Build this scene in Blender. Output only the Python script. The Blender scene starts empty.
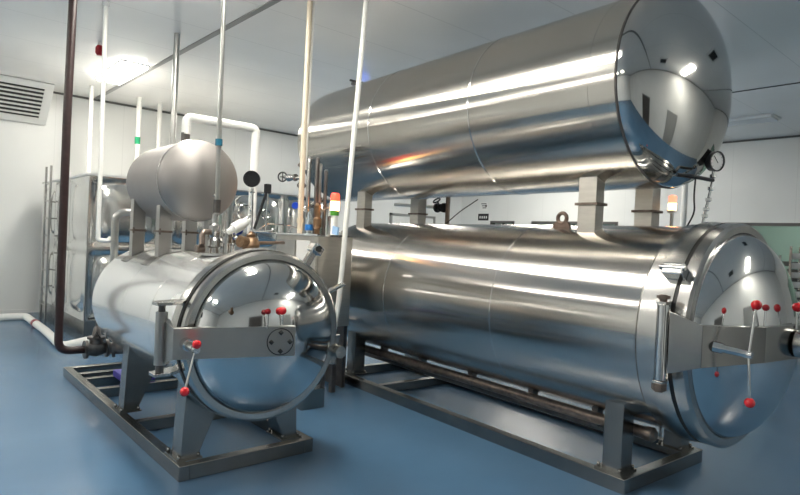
import bpy, bmesh, math, random
from mathutils import Vector, Matrix
random.seed(7)
PI = math.pi
SC = bpy.context.scene
COL = SC.collection
ANG = {'B': .0557, 'S': .0088, 'R': 0.0}      # heading of the large retort, the small retort and the room

# ------------------------------------------------------------------ materials
def mat(name, col=(.5, .5, .5), rough=.5, metal=0., spec=.5, aniso=0., axis='Y', anrot=.25, bump=0., nscale=(1, 1, 1),
        ns=20, cvar=0., rvar=0., coat=0., emis=None, estr=0., trans=0., ior=1.45, coord='Object', nd=4):
    m = bpy.data.materials.new(name); m.use_nodes = True
    nt = m.node_tree; b = nt.nodes['Principled BSDF']
    def I(n, v):
        if n in b.inputs: b.inputs[n].default_value = v
    I('Base Color', (*col, 1)); I('Roughness', rough); I('Metallic', metal); I('Specular IOR Level', spec)
    I('Coat Weight', coat); I('Transmission Weight', trans); I('IOR', ior)
    if emis: I('Emission Color', (*emis, 1)); I('Emission Strength', estr)
    if aniso:
        I('Anisotropic', aniso); I('Anisotropic Rotation', anrot)
        t = nt.nodes.new('ShaderNodeTangent'); t.direction_type = 'RADIAL'; t.axis = axis
        nt.links.new(t.outputs[0], b.inputs['Tangent'])
    if bump or cvar or rvar:
        tc = nt.nodes.new('ShaderNodeTexCoord'); mp = nt.nodes.new('ShaderNodeMapping')
        mp.inputs['Scale'].default_value = nscale
        n = nt.nodes.new('ShaderNodeTexNoise'); n.inputs['Scale'].default_value = ns; n.inputs['Detail'].default_value = nd
        nt.links.new(tc.outputs[coord], mp.inputs[0]); nt.links.new(mp.outputs[0], n.inputs[0])
        if bump:
            bp = nt.nodes.new('ShaderNodeBump'); bp.inputs['Strength'].default_value = bump; bp.inputs['Distance'].default_value = .02
            nt.links.new(n.outputs[0], bp.inputs['Height']); nt.links.new(bp.outputs[0], b.inputs['Normal'])
        if cvar:
            r = nt.nodes.new('ShaderNodeMapRange'); r.inputs[3].default_value = 1 - cvar; r.inputs[4].default_value = 1 + cvar
            mx = nt.nodes.new('ShaderNodeVectorMath'); mx.operation = 'SCALE'; mx.inputs[0].default_value = col
            r.inputs[1].default_value = .3; r.inputs[2].default_value = .7
            nt.links.new(n.outputs[0], r.inputs[0]); nt.links.new(r.outputs[0], mx.inputs['Scale']); nt.links.new(mx.outputs[0], b.inputs['Base Color'])
        if rvar:
            r = nt.nodes.new('ShaderNodeMapRange'); r.inputs[3].default_value = max(.01, rough - rvar); r.inputs[4].default_value = rough + rvar
            r.inputs[1].default_value = .3; r.inputs[2].default_value = .7
            nt.links.new(n.outputs[0], r.inputs[0]); nt.links.new(r.outputs[0], b.inputs['Roughness'])
    return m

def panel_mat(name, col, rough, spec, axis, pitch, line=.012, depth=.25, axis2=None, pitch2=4., bump=.0, coat=0.):
    """sandwich panels: thin joint lines every `pitch` metres along world `axis`"""
    m = mat(name, col, rough, spec=spec, coat=coat); nt = m.node_tree; b = nt.nodes['Principled BSDF']
    g = nt.nodes.new('ShaderNodeNewGeometry'); s = nt.nodes.new('ShaderNodeSeparateXYZ'); nt.links.new(g.outputs['Position'], s.inputs[0])
    def lines(ax, p):
        a = nt.nodes.new('ShaderNodeMath'); a.operation = 'PINGPONG'; a.inputs[1].default_value = p / 2
        nt.links.new(s.outputs[ax], a.inputs[0])
        c = nt.nodes.new('ShaderNodeMath'); c.operation = 'LESS_THAN'; c.inputs[1].default_value = line / 2
        nt.links.new(a.outputs[0], c.inputs[0]); return c
    o = lines(axis, pitch)
    if axis2:
        o2 = lines(axis2, pitch2); mm = nt.nodes.new('ShaderNodeMath'); mm.operation = 'MAXIMUM'
        nt.links.new(o.outputs[0], mm.inputs[0]); nt.links.new(o2.outputs[0], mm.inputs[1]); o = mm
    n = nt.nodes.new('ShaderNodeTexNoise'); n.inputs['Scale'].default_value = .9
    nt.links.new(g.outputs['Position'], n.inputs[0])
    mr = nt.nodes.new('ShaderNodeMapRange'); mr.inputs[1].default_value = .3; mr.inputs[2].default_value = .7
    mr.inputs[3].default_value = .96; mr.inputs[4].default_value = 1.03
    nt.links.new(n.outputs[0], mr.inputs[0])
    vm = nt.nodes.new('ShaderNodeVectorMath'); vm.operation = 'SCALE'; vm.inputs[0].default_value = col
    nt.links.new(mr.outputs[0], vm.inputs['Scale'])
    mx = nt.nodes.new('ShaderNodeMix'); mx.data_type = 'RGBA'; mx.inputs[7].default_value = (*[c * (1 - depth) for c in col], 1)
    nt.links.new(o.outputs[0], mx.inputs[0]); nt.links.new(vm.outputs[0], mx.inputs[6]); nt.links.new(mx.outputs[2], b.inputs['Base Color'])
    if bump:
        n2 = nt.nodes.new('ShaderNodeTexNoise'); n2.inputs['Scale'].default_value = 1.3; n2.inputs['Detail'].default_value = 1
        nt.links.new(g.outputs['Position'], n2.inputs[0])
        bp = nt.nodes.new('ShaderNodeBump'); bp.inputs['Strength'].default_value = bump; bp.inputs['Distance'].default_value = .05
        nt.links.new(n2.outputs[0], bp.inputs['Height']); nt.links.new(bp.outputs[0], b.inputs['Normal'])
    return m

M = {}
M['shell'] = mat('brushed_steel_shell', (.53, .51, .47), .19, 1, aniso=1., axis='Y', cvar=.025, nscale=(.3, 2, .3), ns=2)
M['shell_low'] = mat('brushed_steel_shell_lower', (.54, .52, .49), .18, 1, aniso=1., axis='Y', cvar=.025, nscale=(.3, 2, .3), ns=2)
M['mirror'] = mat('mirror_steel_head', (.56, .56, .545), .06, 1, bump=.012, ns=6, nd=1)
M['mirror2'] = mat('polished_steel_door', (.66, .67, .67), .075, 1, bump=.012, ns=7, nd=1)
M['white_shell'] = mat('polished_steel_small_shell', (.88, .89, .88), .14, .7, bump=.012, nscale=(1, 2, 1), ns=3, nd=1)
M['satin'] = mat('satin_steel', (.43, .42, .40), .30, 1, cvar=.06, ns=5, bump=.01)
M['armsteel'] = mat('polished_arm_steel', (.27, .268, .26), .17, 1, cvar=.04, ns=4)
M['dish_satin'] = mat('blasted_steel_tank', (.36, .34, .325), .58, 1, cvar=.03, ns=5)
M['steel'] = mat('steel_plain', (.50, .49, .47), .24, 1, cvar=.05, ns=9)
M['beige_steel'] = mat('brushed_cabinet_steel', (.54, .51, .46), .32, 1, cvar=.06, nscale=(1, 1, 6), ns=6)
M['chrome'] = mat('bright_steel', (.72, .72, .71), .12, 1)
M['dark_steel'] = mat('dark_steel', (.14, .13, .125), .38, .8, cvar=.2, ns=14)
M['rust'] = mat('tarnished_steel', (.20, .16, .135), .36, .8, cvar=.3, ns=20)
M['rustdark'] = mat('dark_tarnish', (.13, .09, .07), .5, .4, cvar=.3, ns=20)
M['rustpipe'] = mat('rust_brown_paint', (.026, .012, .012), .4, 0, cvar=.25, ns=22, bump=.1)
M['frame'] = mat('frame_steel', (.27, .27, .26), .27, 1., cvar=.1, ns=7)
M['gasket'] = mat('black_gasket', (.02, .02, .02), .5)
M['black'] = mat('black_plastic', (.018, .018, .02), .38)
M['red'] = mat('red_ball_plastic', (.72, .012, .02), .22, coat=.5)
M['darkred'] = mat('dark_red_plastic', (.33, .008, .015), .3)
M['pvc'] = mat('white_pvc', (.80, .80, .76), .35)
M['cream'] = mat('cream_pipe', (.62, .54, .42), .42)
M['insul'] = mat('white_insulation', (.88, .88, .85), .5, bump=.1, ns=25)
M['greypipe'] = mat('grey_steel_pipe', (.42, .42, .40), .3, .85, cvar=.1, ns=12)
M['brass'] = mat('brass_brown', (.17, .105, .06), .42, .6, cvar=.25, ns=30)
M['blue'] = mat('blue_handle', (.01, .05, .42), .35)
M['paleblue'] = mat('pale_blue', (.25, .42, .65), .45)
M['bluelabel'] = mat('blue_label', (.02, .18, .55), .45)
M['green'] = mat('green_label', (.02, .36, .16), .5)
M['teal'] = mat('teal_tape', (.02, .16, .25), .4)
M['white'] = mat('white_plastic', (.80, .80, .78), .4)
M['glassclear'] = mat('clear_bottle', (.8, .88, .9), .08, trans=.8)
M['pane'] = mat('green_tinted_glass', (.72, .86, .80), .02, trans=1.0, ior=1.1, spec=.5)
M['lamp'] = mat('lamp_diffuser', (.9, .9, .9), .5, emis=(1, .95, .855), estr=28)
M['lampdim'] = mat('lamp_diffuser_off', (.85, .87, .87), .4)
M['lampframe'] = mat('lamp_frame', (.7, .7, .7), .4)
M['sig_red'] = mat('signal_red', (.8, .05, .03), .3, emis=(1, .06, .03), estr=1.6)
M['sig_amber'] = mat('signal_amber', (.9, .5, .2), .3, emis=(1, .50, .18), estr=9)
M['sig_pink'] = mat('signal_pink', (.9, .25, .2), .3, emis=(1, .22, .12), estr=1.2)
M['sig_green'] = mat('signal_green', (.08, .3, .04), .3)
M['blueled'] = mat('blue_lamp_glow', (.1, .2, .9), .3, emis=(.08, .2, 1), estr=5)
M['grille'] = mat('grille_grey', (.74, .74, .72), .45)
M['grilledark'] = mat('duct_dark', (.03, .03, .03), .7)
M['tray'] = mat('dark_tray', (.07, .072, .07), .5)
M['trolley'] = mat('grey_white_tray', (.50, .51, .49), .5)
M['purple'] = mat('indigo_paint', (.04, .03, .28), .45)
M['doorgrey'] = mat('door_grey', (.30, .31, .30), .4)
M['doordark'] = mat('door_dark', (.06, .055, .05), .4)

M['wall'] = panel_mat('wall_sandwich_panel', (.76, .77, .75), .30, .5, 'X', 1.17, line=.008, depth=.12, axis2='Y', pitch2=1.17)
M['ceil'] = panel_mat('ceiling_glossy_panel', (.90, .89, .865), .17, .5, 'Y', 1.15, line=.010, depth=.2, bump=.012)
M['cove'] = mat('dark_cove', (.10, .10, .095), .4)
M['seam'] = mat('ceiling_joint_bar', (.22, .22, .21), .4)

def floor_mat():
    m = mat('blue_epoxy', (.055, .14, .26), .2, spec=.5, coat=.12)
    nt = m.node_tree; b = nt.nodes['Principled BSDF']
    g = nt.nodes.new('ShaderNodeNewGeometry')
    n = nt.nodes.new('ShaderNodeTexNoise'); n.inputs['Scale'].default_value = 1.1; n.inputs['Detail'].default_value = 5
    nt.links.new(g.outputs['Position'], n.inputs[0])
    cr = nt.nodes.new('ShaderNodeValToRGB'); cr.color_ramp.elements[0].position = .3; cr.color_ramp.elements[1].position = .75
    cr.color_ramp.elements[0].color = (.066, .145, .245, 1); cr.color_ramp.elements[1].color = (.080, .168, .278, 1)
    nt.links.new(n.outputs[0], cr.inputs[0]); nt.links.new(cr.outputs[0], b.inputs['Base Color'])
    n2 = nt.nodes.new('ShaderNodeTexNoise'); n2.inputs['Scale'].default_value = 160; n2.inputs['Detail'].default_value = 2
    nt.links.new(g.outputs['Position'], n2.inputs[0])
    bp = nt.nodes.new('ShaderNodeBump'); bp.inputs['Strength'].default_value = .12; bp.inputs['Distance'].default_value = .01
    nt.links.new(n2.outputs[0], bp.inputs['Height']); nt.links.new(bp.outputs[0], b.inputs['Normal'])
    b.inputs['Roughness'].default_value = .24
    return m
M['floor'] = floor_mat()

# ------------------------------------------------------------------ geometry helpers (group axes: p right, a away, z up)
class MB:
    def __init__(s): s.v = []; s.f = []; s.sm = []
    def add(s, vs, fs, smooth=False):
        o = len(s.v); s.v += [tuple(v) for v in vs]
        for f in fs: s.f.append([i + o for i in f]); s.sm.append(smooth)
        return s
    def box(s, a, b):
        (x0, y0, z0), (x1, y1, z1) = [min(p, q) for p, q in zip(a, b)], [max(p, q) for p, q in zip(a, b)]
        vs = [(x0, y0, z0), (x1, y0, z0), (x1, y1, z0), (x0, y1, z0), (x0, y0, z1), (x1, y0, z1), (x1, y1, z1), (x0, y1, z1)]
        return s.add(vs, [(0, 3, 2, 1), (4, 5, 6, 7), (0, 1, 5, 4), (1, 2, 6, 5), (2, 3, 7, 6), (3, 0, 4, 7)])
    def obox(s, c, size, M3):
        hx, hy, hz = [k / 2 for k in size]
        vs = [Vector(c) + M3 @ Vector((x * hx, y * hy, z * hz)) for z in (-1, 1) for x, y in ((-1, -1), (1, -1), (1, 1), (-1, 1))]
        return s.add(vs, [(0, 3, 2, 1), (4, 5, 6, 7), (0, 1, 5, 4), (1, 2, 6, 5), (2, 3, 7, 6), (3, 0, 4, 7)])
    def prism(s, poly, axis, lo, hi):
        """poly in the two other axes; extruded along axis ('p','a','z')"""
        n = len(poly)
        def P(q, t):
            return {'p': (t, q[0], q[1]), 'a': (q[0], t, q[1]), 'z': (q[0], q[1], t)}[axis]
        vs = [P(q, lo) for q in poly] + [P(q, hi) for q in poly]
        fs = [list(range(n))[::-1], list(range(n, 2 * n))] + [(i, (i + 1) % n, n + (i + 1) % n, n + i) for i in range(n)]
        return s.add(vs, fs)
    def lathe(s, o, d, prof, seg=32, cap=True):
        """prof: list of (dist along d, radius)"""
        o = Vector(o); d = Vector(d).normalized()
        u = d.orthogonal().normalized()
        if abs(d.z) < .9: u = Vector((0, 0, 1)); u = (u - d * u.dot(d)).normalized()
        w = d.cross(u); vs = []; rings = []
        for t, r in prof:
            if r < 1e-6: rings.append([len(vs)]); vs.append(o + d * t)
            else:
                rings.append(list(range(len(vs), len(vs) + seg)))
                for i in range(seg):
                    k = 2 * PI * i / seg; vs.append(o + d * t + (u * math.cos(k) + w * math.sin(k)) * r)
        fs = []
        for A, B in zip(rings, rings[1:]):
            for i in range(seg):
                j = (i + 1) % seg
                if len(A) == 1 and len(B) == 1: continue
                if len(A) == 1: fs.append((A[0], B[i], B[j]))
                elif len(B) == 1: fs.append((A[i], B[0], A[j]))
                else: fs.append((A[i], B[i], B[j], A[j]))
        if cap:
            for R in (rings[0], rings[-1]):
                if len(R) > 1: fs.append(R)
        return s.add(vs, fs, True)
    def cyl(s, a, b, r, r2=None, seg=20):
        a = Vector(a); b = Vector(b)
        return s.lathe(a, b - a, [(0, r), ((b - a).length, r if r2 is None else r2)], seg)
    def ball(s, c, r, seg=20):
        n = 10
        return s.lathe(Vector(c) - Vector((0, 0, r)), (0, 0, 1), [(r - r * math.cos(PI * i / n), r * math.sin(PI * i / n)) for i in range(n + 1)], seg)
    def tube(s, pts, r, bend=0., seg=12):
        pts = [Vector(p) for p in pts]
        if bend:
            q = [pts[0]]
            for i in range(1, len(pts) - 1):
                A, B, C = pts[i - 1], pts[i], pts[i + 1]
                k = min(bend, (A - B).length * .45, (C - B).length * .45)
                p0 = B + (A - B).normalized() * k; p1 = B + (C - B).normalized() * k
                for t in range(7):
                    t /= 6; q.append(p0 * (1 - t) ** 2 + B * 2 * t * (1 - t) + p1 * t * t)
            q.append(pts[-1]); pts = q
        vs = []; n = len(pts); u = None
        for i, p in enumerate(pts):
            d = (pts[min(i + 1, n - 1)] - pts[max(i - 1, 0)]).normalized()
            if u is None: u = d.orthogonal().normalized()
            u = (u - d * u.dot(d)).normalized(); w = d.cross(u)
            for k in range(seg):
                an = 2 * PI * k / seg; vs.append(p + (u * math.cos(an) + w * math.sin(an)) * r)
        fs = [(i * seg + k, i * seg + (k + 1) % seg, (i + 1) * seg + (k + 1) % seg, (i + 1) * seg + k) for i in range(n - 1) for k in range(seg)]
        fs += [list(range(seg))[::-1], list(range((n - 1) * seg, n * seg))]
        return s.add(vs, fs, True)
    def ring(s, c, d, R, r, seg=32, rs=8):
        c = Vector(c); d = Vector(d).normalized(); u = d.orthogonal().normalized(); w = d.cross(u)
        vs = []
        for i in range(seg):
            k = 2 * PI * i / seg; e = u * math.cos(k) + w * math.sin(k)
            for j in range(rs):
                t = 2 * PI * j / rs; vs.append(c + e * (R + r * math.cos(t)) + d * r * math.sin(t))
        fs = [(i * rs + j, ((i + 1) % seg) * rs + j, ((i + 1) % seg) * rs + (j + 1) % rs, i * rs + (j + 1) % rs) for i in range(seg) for j in range(rs)]
        return s.add(vs, fs, True)

def grp(fr, q):
    b = ANG[fr]; p, a, z = q
    return Vector((p * math.cos(b) + a * math.sin(b), a * math.cos(b) - p * math.sin(b), z))

def props(o, label=None, cat=None, group=None, kind=None):
    for k, v in (('label', label), ('category', cat), ('group', group), ('kind', kind)):
        if v: o[k] = v
    return o

def build(mb, name, m, parent=None, base=None, fr='R', bevel=0., sharp=35, label=None, smoothall=False):
    """parent given: child, its verts relative to the thing's base; otherwise a top-level mesh standing at base"""
    if parent is not None: base = parent['_b'] if '_b' in parent else (0, 0, 0); fr = parent.get('_f', 'R')
    base = base or (0, 0, 0)
    me = bpy.data.meshes.new(name)
    me.from_pydata([(x - base[0], y - base[1], z - base[2]) for x, y, z in mb.v], [], mb.f)
    bm = bmesh.new(); bm.from_mesh(me); bmesh.ops.recalc_face_normals(bm, faces=bm.faces)
    for e in bm.edges:
        if len(e.link_faces) == 2 and e.calc_face_angle(0) > math.radians(sharp): e.smooth = False
    bm.to_mesh(me); bm.free()
    for p in me.polygons: p.use_smooth = mb.sm[p.index] if p.index < len(mb.sm) else False
    me.materials.append(m)
    o = bpy.data.objects.new(name, me); COL.objects.link(o)
    if parent is not None:
        o.parent = parent; o['_b'] = list(base); o['_f'] = fr
    else:
        o.location = grp(fr, base); o.rotation_euler = (0, 0, -ANG[fr]); o['_b'] = list(base); o['_f'] = fr
    if bevel:
        bv = o.modifiers.new('bevel', 'BEVEL'); bv.width = bevel; bv.segments = 2; bv.limit_method = 'ANGLE'; bv.angle_limit = math.radians(40)
        bv.harden_normals = False
    if label: o['label'] = label
    return o

def thing(name, label, cat, base, fr='R', group=None):
    e = bpy.data.objects.new(name, None); COL.objects.link(e); e.empty_display_size = .1
    e.location = grp(fr, base); e.rotation_euler = (0, 0, -ANG[fr]); e['_b'] = list(base); e['_f'] = fr
    return props(e, label, cat, group)
def one(mb, name, m, label, cat, base, fr='R', group=None, **k):
    return props(build(mb, name, m, None, base, fr, **k), label, cat, group)
def struct(mb, name, m, **k):
    return props(build(mb, name, m, **k), kind='structure')

# ------------------------------------------------------------------ the room
X0, X1, Y0, Y1, ZC = -4.2, 13.33, -2.7, 12.3, 4.02
struct(MB().box((X0 - .2, Y0 - .2, -.12), (X1 + 3.6, Y1 + .2, 0)), 'floor', M['floor'])
struct(MB().box((X0 - .2, Y0 - .2, ZC), (X1 + 3.6, Y1 + .2, ZC + .12)), 'ceiling', M['ceil'])
struct(MB().box((X0, Y1, 0), (X1 + 3.6, Y1 + .12, ZC)), 'wall_back', M['wall'])
struct(MB().box((X0, Y0 - .12, 0), (X1 + 3.6, Y0, ZC)), 'wall_front', M['wall'])
struct(MB().box((X0 - .12, Y0 - .12, 0), (X0, Y1 + .12, ZC)), 'wall_left', M['wall'])
# right wall with a run of observation windows, sill .95, head 2.29
wins = [(-.6, 4.9), (7.2, 9.65), (10.3, 11.1)]
w = MB(); y = Y0
for a, b in wins:
    w.box((X1, y, 0), (X1 + .12, a, ZC)); w.box((X1, a, 0), (X1 + .12, b, .95)); w.box((X1, a, 2.29), (X1 + .12, b, ZC)); y = b
w.box((X1, y, 0), (X1 + .12, Y1, ZC))
struct(w, 'wall_right', M['wall'])
struct(MB().box((X1 + 3.4, Y0, 0), (X1 + 3.6, Y1, ZC)), 'wall_corridor', mat('corridor_wall', (.36, .44, .41), .5))
for i, (a, b) in enumerate(wins):
    wf = MB()
    for (u0, u1, v0, v1) in ((a, b, 2.25, 2.31), (a, b, .93, .97), (a - .03, a + .03, .93, 2.31), (b - .03, b + .03, .93, 2.31)):
        wf.box((X1 - .025, u0, v0), (X1 + .13, u1, v1))
    mid = (a + b) / 2
    wf.box((X1 + .02, mid - .02, .95), (X1 + .1, mid + .02, 2.28))
    wo = struct(wf, 'window_%d' % (i + 1), M['cove'])
    build(MB().box((X1 + .055, a, .95), (X1 + .065, b, 2.28)), 'pane', M['pane'], wo)
_cl = ('added unseen corridor light that brightens the green observation window', )
# dark cove where walls meet the ceiling, and the coved floor skirting
for i, bx in enumerate([((X0, Y1 - .03, ZC - .035), (X1, Y1, ZC)), ((X1 - .03, Y0, ZC - .035), (X1, Y1, ZC)),
                        ((X0, Y0, ZC - .035), (X0 + .03, Y1, ZC)), ((X0, Y0, ZC - .035), (X1, Y0 + .03, ZC))]):
    struct(MB().box(*bx), 'trim_%d' % (i + 1), M['cove'])
struct(MB().box((2.95, Y0, ZC - .012), (3.02, Y1 - .03, ZC)), 'trim_5', M['seam'])
struct(MB().box((9.33, Y0, ZC - .010), (9.355, Y1 - .03, ZC)), 'trim_6', M['cove'])
struct(MB().box((-2.85, Y0, ZC - .012), (-2.79, Y1 - .03, ZC)), 'trim_7', M['seam'])
for nm, bx in (('baseboard_back', ((X0, Y1 - .02, 0), (X1, Y1, .06))), ('baseboard_right', ((X1 - .02, Y0, 0), (X1, Y1, .06)))):
    struct(MB().box(*bx), nm, M['grille'])
# doors: back wall (seen between the vessels) and front wall (seen only in the steel)
def door(n, x0, x1, y, h, m, s):
    d = MB().box((x0, y, 0), (x1, y + s * .03, h))
    o = struct(d, 'door_%d' % n, m)
    f = MB()
    for q in ((x0 - .06, x0, 0, h + .06), (x1, x1 + .06, 0, h + .06), (x0 - .06, x1 + .06, h, h + .06)):
        f.box((q[0], y, q[2]), (q[1], y + s * .06, q[3]))
    build(f, 'door_frame', M['doorgrey'], o)
    build(MB().tube([(x0 + .1, y + s * .03, 1.0), (x0 + .1, y + s * .09, 1.0), (x0 + .24, y + s * .09, 1.0)], .012, .02), 'door_handle', M['chrome'], o)
door(1, 10.5, 12.1, Y1, 2.3, M['wall'], -1)
door(2, 1.6, 2.9, Y0, 2.2, M['doordark'], 1)
door(3, 5.2, 6.2, Y0, 2.1, M['doorgrey'], 1)

# ------------------------------------------------------------------ ceiling lights and vents
def light(x, y, label, w=.36, l=1.3, m='lamp'):
    t = thing('ceiling_light', label, 'light', (x, y, ZC), group='ceiling panel lights')
    f = MB()
    for q in (((x - w / 2 - .03, y - l / 2 - .03), (x - w / 2, y + l / 2 + .03)), ((x + w / 2, y - l / 2 - .03), (x + w / 2 + .03, y + l / 2 + .03)),
              ((x - w / 2, y - l / 2 - .03), (x + w / 2, y - l / 2)), ((x - w / 2, y + l / 2), (x + w / 2, y + l / 2 + .03))):
        f.box((*q[0], ZC - .018), (*q[1], ZC))
    build(f, 'lamp_frame', M['lampframe'], t)
    build(MB().box((x - w / 2, y - l / 2, ZC - .055), (x + w / 2, y + l / 2, ZC - .001)), 'diffuser', M[m], t)  # dropped below the frame so its glowing sides brighten the ceiling
light(2.73, 9.8, 'bright rectangular ceiling panel light near the back wall, left of the grey joint bar', .34, 1.35)
OFF = 'rectangular panel light out of frame above, mirrored in the steel'
for x, y in [(1.9, 5.3), (1.9, 3.3), (6.3, -1.5)]: light(x, y, OFF)
for x, y in [(-1.9, 10.2), (-1.9, 7.6), (-1.9, 5.0), (-1.9, 2.4)]: light(x, y, OFF, .22)
light(11.3, 4.0, 'pale thin ceiling panel light at right, beyond the large tank end', .4, 1.3, 'lampdim')
light(15.0, 3.0, _cl[0], .4, 1.3)  # unseen light added in the corridor to brighten the window glass
for x, y in ((8.2, 9.0), (9.0, 6.4), (11.3, 8.2)): light(x, y, 'added unseen panel light behind the large upper tank, brightening the far right', .4, 1.3)  # unseen lights added to brighten the right side of the room

def vent(x, y):
    t = thing('ceiling_vent', 'square grey ceiling vent mirrored in the round tank end', 'vent', (x, y, ZC), group='ceiling vents')
    f = MB()
    for q in (((x - .3, y - .3), (x + .3, y - .24)), ((x - .3, y + .24), (x + .3, y + .3)), ((x - .3, y - .24), (x - .24, y + .24)), ((x + .24, y - .24), (x + .3, y + .24))):
        f.box((*q[0], ZC - .03), (*q[1], ZC))
    build(f, 'vent_frame', M['grille'], t)
    build(MB().box((x - .24, y - .24, ZC - .006), (x + .24, y + .24, ZC - .001)), 'duct_opening', M['grilledark'], t)
vent(4.3, -1.3); vent(6.6, .6)

# air grille: sloping housing in the corner of the back wall and ceiling
g = thing('air_grille', 'white framed air return grille with dark louvres at the top of the back wall', 'air vent', (1.3, 12.28, 3.4))
A0, A1, Z0, Z1, xa, xb = 12.26, 11.64, 3.40, ZC - .002, .2, 2.18
nrm = Vector((0, Z0 - Z1, A1 - A0)).normalized()      # outward, towards the room and down
if nrm.y > 0: nrm = -nrm
up = Vector((0, A1 - A0, Z1 - Z0)); L = up.length; up.normalize()
def slab(mb, u0, u1, s0, s1, t0, t1):
    o = Vector((0, A0, Z0)); vs = []
    for t in (t0, t1):
        for x, s in ((u0, s0), (u1, s0), (u1, s1), (u0, s1)):
            vs.append(Vector((x, 0, 0)) + o + up * s + nrm * t)
    mb.add(vs, [(0, 3, 2, 1), (4, 5, 6, 7), (0, 1, 5, 4), (1, 2, 6, 5), (2, 3, 7, 6), (3, 0, 4, 7)])
h = MB(); h.prism([(A0, Z0), (A1, Z1), (A0, Z1)], 'p', xa + .02, xb - .02)
build(h, 'housing', M['grilledark'], g)
fr_ = MB(); slab(fr_, xa, xb, 0, .12, 0, .03); slab(fr_, xa, xb, L - .12, L, 0, .03); slab(fr_, xa, xa + .13, .12, L - .12, 0, .03); slab(fr_, xb - .13, xb, .12, L - .12, 0, .03)
fr_.prism([(A0, Z0), (A1, Z1), (A0, Z1)], 'p', xb - .02, xb - .001)
build(fr_, 'grille_frame', M['grille'], g, bevel=.006)
lv = MB(); n = 7
for i in range(n):
    s = .14 + (L - .28) * (i + .5) / n
    slab(lv, xa + .13, xb - .13, s - .012, s + .010, .0, .026)
build(lv, 'louvre', M['grille'], g)

# red sprinkler valve mark on the ceiling line
t = thing('sprinkler_valve', 'small red disc valve under the ceiling beside the thin white pipe', 'valve', (2.09, 8.5, ZC))
mb = MB(); mb.cyl((2.09, 8.5, ZC), (2.09, 8.5, ZC - .05), .02); build(mb, 'stem', M['pvc'], t)
mb = MB(); mb.lathe((2.09, 8.5, ZC - .17), (0, 0, 1), [(0, .03), (.03, .05), (.10, .05), (.13, .03)], 16); build(mb, 'cap', M['darkred'], t)

# ------------------------------------------------------------------ large retort (lower vessel)
PB, ZL, RL = 4.1455, 1.0874, .71
TB = T = thing('retort', 'large polished steel retort vessel with domed door standing on the long floor frame', 'retort', (PB, 3.9, 0), 'B')
s = MB().lathe((PB, 1.76, ZL), (0, 1, 0), [(0, RL), (4.12, RL)], 128, cap=False)
sh = build(s, 'shell', M['shell_low'], T)
s = MB(); d = .3; s.lathe((PB, 5.88, ZL), (0, 1, 0), [(d * math.sin(i * PI / 24), RL * math.cos(i * PI / 24) if i < 12 else 0) for i in range(13)], 96)
build(s, 'rear_head', M['mirror'], T)
for a in (3.18, 4.58):
    build(MB().ring((PB, a, ZL), (0, 1, 0), RL - .001, .005, 128, 6), 'weld_seam', M['chrome'], sh)
# body flange
s = MB().lathe((PB, 1.73, ZL), (0, 1, 0), [(0, .655), (0, .735), (.07, .742), (.11, .742), (.11, .724), (.20, .724), (.22, .708)], 128, cap=False)
build(s, 'body_flange', M['steel'], T)
s = MB().lathe((PB, 1.70, ZL), (0, 1, 0), [(0, .6), (0, .730), (.032, .730), (.032, .6)], 128, cap=False)
build(s, 'gasket', M['gasket'], T)
# door: flange ring and dished head
s = MB().lathe((PB, 1.62, ZL), (0, 1, 0), [(0.03, .655), (0, .672), (0, .715), (.018, .734), (.085, .734), (.085, .655)], 128, cap=False)
dr = build(s, 'door_ring', M['steel'], T)
def dish(p, a, z, R, d, n=20, k=.985):
    pr = []
    for i in range(n + 1):
        u = PI / 2 * i / n; pr.append((-d * math.sin(u) ** 1.0, R * math.cos(u) if i < n else 0))
    return MB().lathe((p, a, z), (0, 1, 0), pr, 128, cap=False)
build(dish(PB, 1.66, ZL, .668, .315), 'door_head', M['mirror2'], T)
# locking lug upper left
s = MB(); k = math.radians(148); c = Vector((PB + .775 * math.cos(k), 1.745, ZL + .775 * math.sin(k)))
s.obox(c, (.075, .13, .075), Matrix.Rotation(-k, 3, 'Y'))
lk = build(s, 'locking_lug', M['chrome'], T, bevel=.008)
s = MB(); s.cyl(c + Vector((-.02, -.075, .02)), c + Vector((-.02, .08, .02)), .016); build(s, 'bolt', M['steel'], lk)
# hinge pin and brackets
s = MB(); s.cyl((3.352, 1.735, .86), (3.352, 1.735, 1.30), .033); hp = build(s, 'hinge_pin', M['chrome'], T)
s = MB(); s.cyl((3.352, 1.735, 1.30), (3.352, 1.735, 1.36), .022); s.cyl((3.352, 1.735, 1.335), (3.352, 1.735, 1.355), .038, seg=6); build(s, 'hinge_nut', M['rust'], hp)
s = MB()
s.cyl((3.352, 1.735, .79), (3.352, 1.735, .86), .026); s.cyl((3.352, 1.735, .80), (3.352, 1.735, .84), .042, seg=6); build(s, 'hinge_nut', M['rust'], hp)
for z in (1.31, .845):
    s = MB().prism([(3.325, 1.705), (3.385, 1.705), (3.50, 1.755), (3.50, 1.82), (3.325, 1.765)], 'z', z - .010, z + .010)
    build(s, 'hinge_bracket', M['steel'], T, bevel=.003)
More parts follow.
